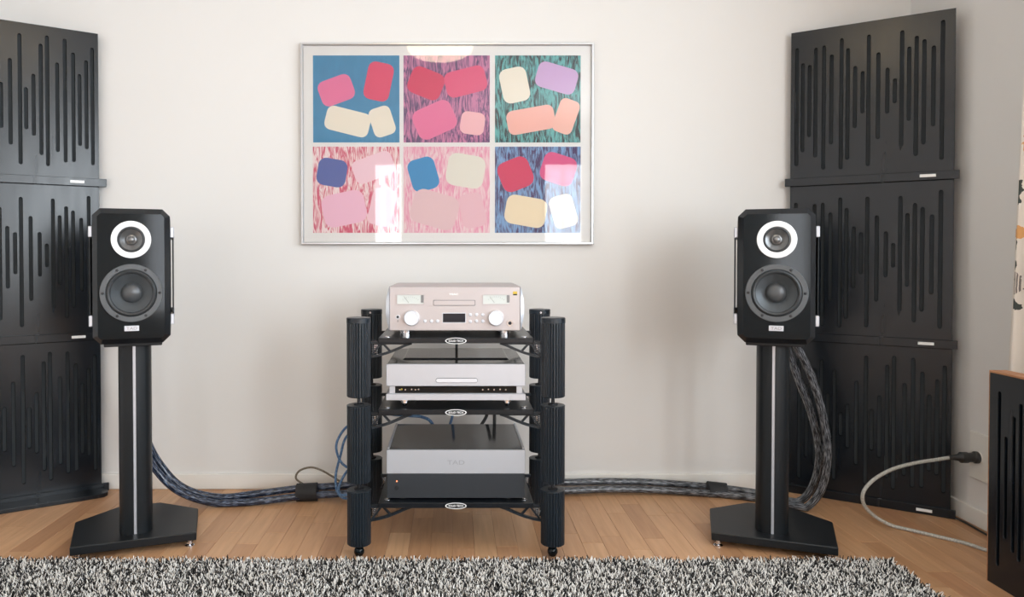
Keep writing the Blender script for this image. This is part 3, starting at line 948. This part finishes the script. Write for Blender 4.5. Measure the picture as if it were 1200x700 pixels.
# ------------------------------------------------------------------ disc player (middle shelf)
DYf = 2.337
dp = empty('disc_player', (RX - 0.0, DYf, shelf_z[1] + 0.0003))
tag(dp, 'silver disc player with long slot tray and black top on the middle shelf', 'disc player')
k2 = DYf / F
def dz(py): return (H - (py - 300) * k2) - shelf_z[1]
zt_, zm, zs0, zs1, zbb = dz(427.5), dz(453.5), dz(454), dz(462), dz(470)
MB().box(-0.22, 0.22, 0, 0.012, zm, zt_, 0.0015).build('front_panel', 'alu', dp, smooth=False)
MB().box(-0.218, 0.218, 0.0122, 0.385, zm, zt_ - 0.002, 0.001).build('case', 'alu', dp, smooth=False)
lid = MB().box(-0.216, 0.216, 0.010, 0.385, zt_ - 0.0018, zt_ + 0.001, 0.0004).build('lid', 'lid', dp, smooth=False)
MB().rings([[(-0.175, 0.10, zt_ + 0.001), (0.175, 0.10, zt_ + 0.001), (0.175, 0.37, zt_ + 0.001), (-0.175, 0.37, zt_ + 0.001)],
            [(-0.168, 0.107, zt_ + 0.005), (0.168, 0.107, zt_ + 0.005), (0.168, 0.363, zt_ + 0.005), (-0.168, 0.363, zt_ + 0.005)]]).build('lid_plate', 'lid', lid, smooth=False)
xt0, xt1 = (510.2 - 534) * k2, (559.8 - 534) * k2
tb = slab(pill(xt0, xt1, dz(449.6), dz(443.8)), -0.0002, -0.0008).build('tray_surround', 'basket', dp, smooth=False)
slab(pill(xt0 + 0.0015, xt1 - 0.0015, dz(449.0), dz(444.4)), -0.0009, -0.003).build('tray_front', 'knob', tb, smooth=False)
bd = MB().box(-0.192, 0.192, 0.006, 0.37, zs1, zs0, 0.0004).build('control_band', 'black_gloss', dp, smooth=False)
for i, xx in enumerate((-0.178, -0.172, -0.160, -0.140, -0.128, -0.118, 0.085, 0.103, 0.121, 0.140, 0.158)):
    MB().lathe([(0.0032, 0), (0.0028, 0.002), (0.0018, 0.003)], (xx, 0.006, (zs0 + zs1) / 2 + 0.001 * (i % 2)), '-y', 10).build('control_button', 'gold' if i == 1 else 'chrome', bd)
mb = MB()
mb.rings([[(-0.220, 0.0, zbb), (0.220, 0.0, zbb), (0.220, 0.39, zbb), (-0.220, 0.39, zbb)],
          [(-0.220, 0.0, zs1 - 0.003), (0.220, 0.0, zs1 - 0.003), (0.220, 0.39, zs1 - 0.003), (-0.220, 0.39, zs1 - 0.003)],
          [(-0.212, 0.005, zs1 - 0.0002), (0.212, 0.005, zs1 - 0.0002), (0.212, 0.385, zs1 - 0.0002), (-0.212, 0.385, zs1 - 0.0002)]])
mb.build('plinth', 'alu', dp, smooth=False)
for sx in (-1, 1):
    MB().box(*sorted((sx * 0.1925, sx * 0.210)), 0.008, 0.37, zs1, zs0 - 0.0002).build('plinth_riser', 'alu', dp, smooth=False)
for fx, fy in ((-0.165, 0.05), (0.165, 0.05), (0.0, 0.34)):
    MB().lathe([(0.005, 0.0), (0.010, 0.008), (0.012, 0.010), (0.012, 0.017), (0.016, 0.018), (0.016, zbb)], (fx, fy, 0), 'z', 20).build('foot', 'chrome', dp)

# ------------------------------------------------------------------ power amplifier (bottom shelf)
AYf = 2.352
am = empty('power_amplifier', (RX + 0.0, AYf, shelf_z[0] + 0.0003))
tag(am, 'power amplifier with pale silver band over charcoal front on the bottom shelf', 'amplifier')
k3 = AYf / F
def az(py): return (H - (py - 300) * k3) - shelf_z[0]
z3, z2, z1 = az(529), az(557), az(586)
MB().box(-0.2205, 0.2205, 0, 0.013, z2, z3, 0.001).build('upper_front', 'alu', am, smooth=False)
gb = MB().box(-0.2195, 0.2195, 0.001, 0.013, z1, z2 - 0.0012, 0.001).build('lower_front', 'greyband', am, smooth=False)
MB().box(-0.2195, 0.2195, 0.0132, 0.36, z1, z3 - 0.003, 0.001).build('case', 'greyband', am, smooth=False)
ld = MB().box(-0.2195, 0.2195, 0.008, 0.36, z3 - 0.0028, z3 + 0.0012, 0.0008).build('lid', 'lid', am, smooth=False)
for sx in (-1, 1):
    MB().box(*sorted((sx * 0.2120, sx * 0.2195)), 0.008, 0.36, z3 + 0.0013, z3 + 0.0045, 0.0008).build('lid_rim', 'alu', ld, smooth=False)
lettering('TAD', 0.020, (0.0, -0.0004, az(543.5)), am, 'engraved', 0.055, 0.0006)
xb = (464.5 - 534) * k3
MB().lathe([(0.0068, 0), (0.0068, 0.004), (0.0055, 0.005)], (xb, 0.001, az(573.5)), '-y', 20).build('power_button', 'dark', gb)
MB().lathe([(0.0022, 0), (0.0022, 0.001)], (xb, 0.001, az(566)), '-y', 10).build('power_light', 'led', gb)
for fx in (-0.17, 0.17):
    for fy in (0.04, 0.32):
        MB().lathe([(0.013, 0.0), (0.013, z1 - 0.001), (0.012, z1)], (fx, fy, 0), 'z', 18).build('foot', 'chrome', am)

# ------------------------------------------------------------------ cables
def px(pts):
    return [at(*p) for p in pts]


c1 = px([(152, 400, 2.70), (158, 460, 2.75), (171, 512, 2.78), (188, 545, 2.80), (215, 572, 2.81), (256, 583, 2.83), (300, 579, 2.85), (352, 572.5, 2.89), (408, 569, 2.89), (450, 563, 2.88), (490, 555, 2.86), (505, 540, 2.80)])
c2 = px([(146, 402, 2.70), (152, 465, 2.72), (168, 524, 2.745), (187, 556, 2.765), (213, 578, 2.775), (254, 590, 2.79), (300, 588, 2.81), (352, 582, 2.85), (408, 578, 2.85), (450, 573, 2.84), (500, 560, 2.81), (515, 540, 2.79)])
tag(tube_obj('speaker_cable', c1, 0.0140, 'cable_blue', seg=12), 'thick dark sleeved cable, upper of the two hanging from the speaker farther from the curtain', 'cable', 'thick speaker cables')
tag(tube_obj('speaker_cable', c2, 0.0140, 'cable_blue', seg=12), 'thick dark sleeved cable, lower of the two hanging from the speaker farther from the curtain', 'cable', 'thick speaker cables')
c3 = px([(556, 545, 2.80), (575, 552, 2.84), (605, 562, 2.92), (655, 565.5, 2.97), (710, 564.5, 2.975), (770, 566, 2.975), (838, 571.5, 2.955), (886, 578, 2.90), (914, 586, 2.84), (938, 587, 2.80), (954, 566, 2.77), (960, 530, 2.75), (951, 485, 2.74), (936, 445, 2.73), (922, 405, 2.71)])
c4 = px([(548, 545, 2.80), (570, 560, 2.82), (605, 572, 2.88), (655, 575.5, 2.92), (710, 573.5, 2.935), (770, 574.5, 2.935), (838, 579.5, 2.905), (886, 587, 2.85), (914, 596, 2.79), (940, 598, 2.75), (962, 575, 2.72), (970, 535, 2.70), (965, 490, 2.69), (951, 442, 2.69), (930, 398, 2.68)])
tag(tube_obj('speaker_cable', c3, 0.0140, 'cable_grey', seg=12), 'silvery sleeved cable resting against the skirting, rising behind the speaker beside the curtain', 'cable', 'thick speaker cables')
tag(tube_obj('speaker_cable', c4, 0.0140, 'cable_grey', seg=12), 'silvery sleeved cable lying on the floor, rising behind the speaker beside the curtain', 'cable', 'thick speaker cables')
sl1 = px([(348, 577.6, 2.868), (360, 577.0, 2.869), (372, 576.4, 2.87)])
tag(tube_obj('cable_sleeve', sl1, 0.02, 'tape', seg=18, sub=2, clampz=False, ell=(0.0345, 0.035)), 'black cloth sleeve binding the dark cables beside the beige loop', 'sleeve', 'cable sleeves')
sl2 = px([(829, 574.8, 2.933), (840, 575.9, 2.93), (851, 577.2, 2.924)])
tag(tube_obj('cable_sleeve', sl2, 0.02, 'tape', seg=18, sub=2, clampz=False, ell=(0.0355, 0.036)), 'black cloth sleeve binding the silvery cables near the speaker stand', 'sleeve', 'cable sleeves')
be = px([(440, 580, 2.93), (400, 578, 2.93), (372, 574, 2.935), (358, 569, 2.935), (347, 561, 2.93), (351, 552, 2.93), (364, 548, 2.93), (377, 551.5, 2.93), (390, 559, 2.93), (404, 567, 2.935), (425, 572, 2.94)])
tag(tube_obj('thin_cable', be, 0.0042, 'beige', seg=8), 'thin beige cable looping up against the wall beside the rack', 'cable')
b1 = px([(425, 492, 2.76), (407, 500, 2.77), (397, 513, 2.78), (394, 525, 2.78), (398, 539, 2.78), (407, 548, 2.78), (430, 558, 2.78)])
b2 = px([(425, 500, 2.80), (406, 512, 2.80), (399, 534, 2.80), (393.5, 557, 2.79), (395, 575, 2.77), (403, 584, 2.76), (425, 583, 2.74)])
b3 = px([(425, 538, 2.77), (408, 551, 2.77), (399, 566, 2.76), (397, 577, 2.75), (404, 581, 2.73), (425, 576, 2.72)])
for b_, lb in ((b1, 'blue interconnect lead bowing out from behind the upper pillar'), (b2, 'long blue interconnect lead looping down beside the rack pillar'), (b3, 'short blue interconnect lead curling at the foot of the rack pillar')):
    tag(tube_obj('interconnect_cable', b_, 0.0048, 'blue', seg=8), lb, 'cable', 'interconnect cables')
for pts, r_, mt_, lb in (
        (px([(460, 470, 2.77), (455, 484, 2.79), (475, 487, 2.79), (495, 489, 2.79), (506, 496, 2.78), (512, 515, 2.76)]), 0.0058, 'blue', 'blue lead arching under the middle shelf into the amplifier'),
        (px([(532, 470, 2.77), (530, 488, 2.78), (527, 500, 2.77), (526, 515, 2.76)]), 0.0052, 'blue', 'straight blue lead dropping under the middle shelf'),
        (px([(575, 470, 2.77), (570, 488, 2.785), (563, 500, 2.775), (556, 515, 2.76)]), 0.0062, 'blackcord', 'slanting black lead dropping under the middle shelf'),
        (px([(579, 470, 2.77), (579.5, 488, 2.78), (579.5, 500, 2.77), (580, 515, 2.76)]), 0.0065, 'blackcord', 'upright black lead dropping under the middle shelf'),
        (px([(535, 372, 2.728), (535, 380, 2.785), (535, 404, 2.80), (535, 416, 2.79), (534.5, 428, 2.765), (534, 434, 2.724)]), 0.005, 'blackcord', 'black lead dropping from the CD receiver behind the disc player')):
    tag(tube_obj('interconnect_cable', pts, r_, mt_, seg=8, clampz=False), lb, 'cable', 'interconnect cables')

# wall socket, plug and pale cord
oy = 2.585
oz = 0.245
ol = empty('wall_outlet', (WALL_R, oy, oz - 0.05))
tag(ol, 'white wall socket above the skirting next to the slotted panel stack', 'wall outlet')
MB().box(-0.011, -0.0003, -0.055, 0.045, -0.03, 0.135, 0.002).build('plate', 'outlet', ol, smooth=False)
MB().lathe([(0.022, -0.014), (0.022, -0.011)], (0, 0, 0.05), 'x', 24).build('socket_ring', 'outlet', ol, smooth=False)
pc = empty('power_cable', (WALL_R - 0.0145, oy, 0.0))
tag(pc, 'pale grey power cord with black plug curling onto the floor', 'power cord')
pg = MB().lathe([(0.021, 0.0), (0.021, -0.010), (0.017, -0.014), (0.0165, -0.032), (0.019, -0.036), (0.019, -0.058), (0.012, -0.066), (0.009, -0.085), (0.0075, -0.100)], (0, 0, oz), 'x', 20).build('plug', 'plug', pc)
cpts = [Vector((WALL_R - 0.0145 - 0.092, oy, oz))] + px([(1100, 538.5, 2.585), (1072, 543, 2.58), (1045, 550.5, 2.575), (1022, 564, 2.57), (1011, 580, 2.57), (1016, 597, 2.585), (1040, 614, 2.585), (1088, 630, 2.50), (1130, 641.5, 2.425), (1156, 650, 2.365), (1185, 656, 2.32)])
cpts = [p - pc.location for p in cpts]
tube_obj('cord', cpts, 0.0062, 'cord', pc, seg=10)
tag(tube_obj('floor_cable', [(1.8, 2.72, 0.005), (1.812, 2.62, 0.005), (1.806, 2.5, 0.005), (1.81, 2.38, 0.005), (1.8, 2.2, 0.005), (1.805, 2.0, 0.005)], 0.0038, 'blackcord', seg=8), 'thin black cable lying along the skirting under the wall socket', 'cable')

# ------------------------------------------------------------------ curtain
def curtain_mat():
    m = mat('floral_print_cloth', (236, 226, 214), 0.85)
    k = NT(m)
    tc = k.n('ShaderNodeTexCoord')
    nz = k.n('ShaderNodeTexNoise'); nz.inputs['Scale'].default_value = 28; nz.inputs['Detail'].default_value = 3
    k.l(tc.outputs['UV'], nz.inputs['Vector'])
    sub = k.n('ShaderNodeVectorMath', operation='SUBTRACT'); sub.inputs[1].default_value = (0.5, 0.5, 0.5); k.l(nz.outputs[1], sub.inputs[0])
    scl = k.n('ShaderNodeVectorMath', operation='SCALE'); scl.inputs[3].default_value = 0.05; k.l(sub.outputs[0], scl.inputs[0])
    add = k.n('ShaderNodeVectorMath', operation='ADD'); k.l(tc.outputs['UV'], add.inputs[0]); k.l(scl.outputs[0], add.inputs[1])
    # the print repeats every 0.34 m across the cloth
    wr = k.n('ShaderNodeVectorMath', operation='WRAP'); wr.inputs[1].default_value = (0.34, 3.0, 1); wr.inputs[2].default_value = (0, 0, -1)
    k.l(add.outputs[0], wr.inputs[0])
    cur = None
    base = k.n('ShaderNodeRGB'); base.outputs[0].default_value = s2l((236, 227, 216)); cur = base.outputs[0]
    lines = k.n('ShaderNodeTexWave'); lines.inputs['Scale'].default_value = 36; lines.inputs['Distortion'].default_value = 2.0; k.l(tc.outputs['UV'], lines.inputs['Vector'])
    G, O, B, BR, GR = (70, 76, 72), (226, 168, 108), (64, 92, 148), (140, 84, 62), (128, 120, 116)
    motifs = [(0.03, 1.60, .03, .06, BR), (0.02, 1.42, .045, .035, G), (0.06, 1.14, .04, .045, G), (0.03, 1.10, .05, .02, GR), (0.05, 1.02, .06, .022, O), (0.04, 0.925, .022, .026, B), (0.075, 0.95, .010, .05, G),
              (0.055, 0.865, .05, .040, GR), (0.06, 0.80, .05, .018, G), (0.14, 0.68, .008, .09, BR), (0.035, 0.605, .026, .030, G), (0.15, 1.3, .06, .05, O), (0.2, 0.9, .05, .08, G), (0.27, 0.7, .05, .04, B), (0.24, 1.15, .06, .05, GR),
              (0.14, 1.75, .05, .07, G), (0.26, 1.95, .06, .05, O), (0.1, 2.15, .05, .05, GR), (0.18, 0.4, .06, .06, O), (0.06, 0.25, .05, .08, G)]
    for (u, v, ru, rv, c) in motifs:
        s_ = k.n('ShaderNodeVectorMath', operation='SUBTRACT'); s_.inputs[1].default_value = (u, v, 0); k.l(wr.outputs[0], s_.inputs[0])
        q_ = k.n('ShaderNodeVectorMath', operation='MULTIPLY'); q_.inputs[1].default_value = (1 / ru, 1 / rv, 0); k.l(s_.outputs[0], q_.inputs[0])
        d_ = k.n('ShaderNodeVectorMath', operation='LENGTH'); k.l(q_.outputs[0], d_.inputs[0])
        lt = k.n('ShaderNodeMath', operation='LESS_THAN', i_1=1.0); k.l(d_.outputs['Value'], lt.inputs[0])
        fac = lt.outputs[0]
        if c == GR:
            g_ = k.n('ShaderNodeMath', operation='GREATER_THAN', i_1=0.4); k.l(lines.outputs[1], g_.inputs[0])
            mm = k.n('ShaderNodeMath', operation='MULTIPLY'); k.l(fac, mm.inputs[0]); k.l(g_.outputs[0], mm.inputs[1]); fac = mm.outputs[0]
        mx = k.n('ShaderNodeMix', data_type='RGBA'); k.l(fac, mx.inputs[0]); k.l(cur, mx.inputs[6]); mx.inputs[7].default_value = s2l(c); cur = mx.outputs[2]
    k.l(cur, k.b.inputs['Base Color'])
    return m


M['curtain'] = curtain_mat()
cy1, cy0 = 2.338, 1.93
nu, nv = 70, 24
vsc, fsc, uvs = [], [], []
for j in range(nv + 1):
    z = 0.015 + (CEIL - 0.045) * j / nv
    t_ = z / CEIL
    for i in range(nu + 1):
        f_ = i / nu
        yy = cy1 - 0.05 * (z - 0.6) * (1 - f_) + (cy0 - cy1) * f_
        xx = 1.735 + 0.026 * math.sin(f_ * 5 * 2 * math.pi + 0.5) * (1 - 0.15 * t_) + 0.006 * math.sin(3 * t_ + 4 * f_)
        vsc.append((xx, yy, z)); uvs.append((f_ * 0.62, z))
for j in range(nv):
    for i in range(nu):
        a_ = j * (nu + 1) + i
        fsc.append((a_, a_ + 1, a_ + nu + 2, a_ + nu + 1))
me = bpy.data.meshes.new('cloth'); me.from_pydata(vsc, [], fsc)
ul = me.uv_layers.new(name='UVMap')
for lp in me.loops:
    ul.data[lp.index].uv = uvs[lp.vertex_index]
me.polygons.foreach_set('use_smooth', [True] * len(me.polygons))
me.materials.append(M['curtain'])
cur_e = empty('curtain', (0, 0, 0))
tag(cur_e, 'pale curtain printed with grey, orange and blue flowers hanging at the window', 'curtain')
co = bpy.data.objects.new('cloth', me); COL.objects.link(co); co.parent = cur_e
sd = co.modifiers.new('thickness', 'SOLIDIFY'); sd.thickness = 0.0025
MB().box(1.722, 1.748, -0.15, 2.34, CEIL - 0.028, CEIL - 0.0005, 0.002).build('curtain_track', 'trim', cur_e, smooth=False)

# ------------------------------------------------------------------ ceiling lamp (shows as a reflection in the picture glass)
lamp = empty('ceiling_lamp_offscreen', (-0.10, 0.60, CEIL))
tag(lamp, 'round warm-lit glass ceiling lamp, seen reflected at the top of the picture', 'lamp')
MB().lathe([(0.12, -0.0005), (0.12, -0.03), (0.10, -0.03)], (0, 0, 0), 'z', 32).build('ceiling_rose', 'trim', lamp)
MB().lathe([(0.235, -0.0305), (0.24, -0.045), (0.225, -0.075), (0.18, -0.105), (0.11, -0.125), (0.04, -0.132), (0.002, -0.133)], (0, 0, 0), 'z', 40, True, True).build('lamp_shade_offscreen', 'lamp', lamp)

# ------------------------------------------------------------------ shaggy rug
rg_x0, rg_x1, rg_y0, rg_y1 = -1.52, 1.325, 0.35, 2.238
rug = empty('rug', ((rg_x0 + rg_x1) / 2, (rg_y0 + rg_y1) / 2, 0))
tag(rug, 'shaggy black and white flecked rug in front of the hi-fi', 'rug')
MB().box(rg_x0 - rug.location.x, rg_x1 - rug.location.x, rg_y0 - rug.location.y, rg_y1 - rug.location.y, 0.0005, 0.009, 0.002).build('backing', 'rugbase', rug, smooth=False)


def pile(n, y0, y1, length, rad, seed):
    g = np.random.default_rng(seed)
    bx_ = g.uniform(rg_x0, rg_x1, n) - rug.location.x
    by_ = g.uniform(y0, y1, n) - rug.location.y
    ang = g.uniform(0, 2 * np.pi, n)
    lean = g.uniform(0.15, 0.95, n)
    L_ = length * g.uniform(0.75, 1.2, n)
    rr = rad * g.uniform(0.75, 1.25, n)
    dx, dy = np.cos(ang), np.sin(ang)
    # three levels along each strand, 3-sided
    levels = [(0.0, 0.0, 1.0), (0.55, 0.35, 1.1), (1.0, 1.0, 0.55)]
    V = np.zeros((n, 9, 3))
    for li, (h, s, w) in enumerate(levels):
        cx_ = bx_ + dx * s * L_ * lean * 0.75
        cy_ = by_ + dy * s * L_ * lean * 0.75
        cz_ = 0.008 + L_ * h * np.sqrt(np.maximum(0.15, 1 - (0.72 * lean) ** 2))
        for q in range(3):
            th = ang + 2 * np.pi * q / 3
            V[:, li * 3 + q, 0] = cx_ + rr * w * np.cos(th)
            V[:, li * 3 + q, 1] = cy_ + rr * w * np.sin(th)
            V[:, li * 3 + q, 2] = cz_
    tri = []
    for li in range(2):
        for q in range(3):
            a_, b_ = li * 3 + q, li * 3 + (q + 1) % 3
            tri.append((a_, b_, b_ + 3)); tri.append((a_, b_ + 3, a_ + 3))
    tri.append((6, 7, 8))
    tri = np.array(tri)
    T = (tri[None] + (np.arange(n) * 9)[:, None, None]).reshape(-1, 3)
    me = bpy.data.meshes.new('pile')
    me.vertices.add(n * 9); me.vertices.foreach_set('co', V.reshape(-1))
    me.loops.add(T.size); me.loops.foreach_set('vertex_index', T.reshape(-1).astype(np.int32))
    me.polygons.add(len(T)); me.polygons.foreach_set('loop_start', (np.arange(len(T)) * 3).astype(np.int32))
    choice = g.choice(3, n, p=[0.47, 0.08, 0.45])
    me.polygons.foreach_set('material_index', np.repeat(choice, len(tri)).astype(np.int32))
    for nm in ('pile_black', 'pile_grey', 'pile_white'):
        me.materials.append(M[nm])
    me.update(); me.validate()
    o = bpy.data.objects.new('pile', me); COL.objects.link(o); o.parent = rug
    o['kind'] = 'stuff'


pile(62000, 1.78, rg_y1 + 0.004, 0.027, 0.0021, 3)
pile(42000, rg_y0, 1.78, 0.028, 0.0038, 4)
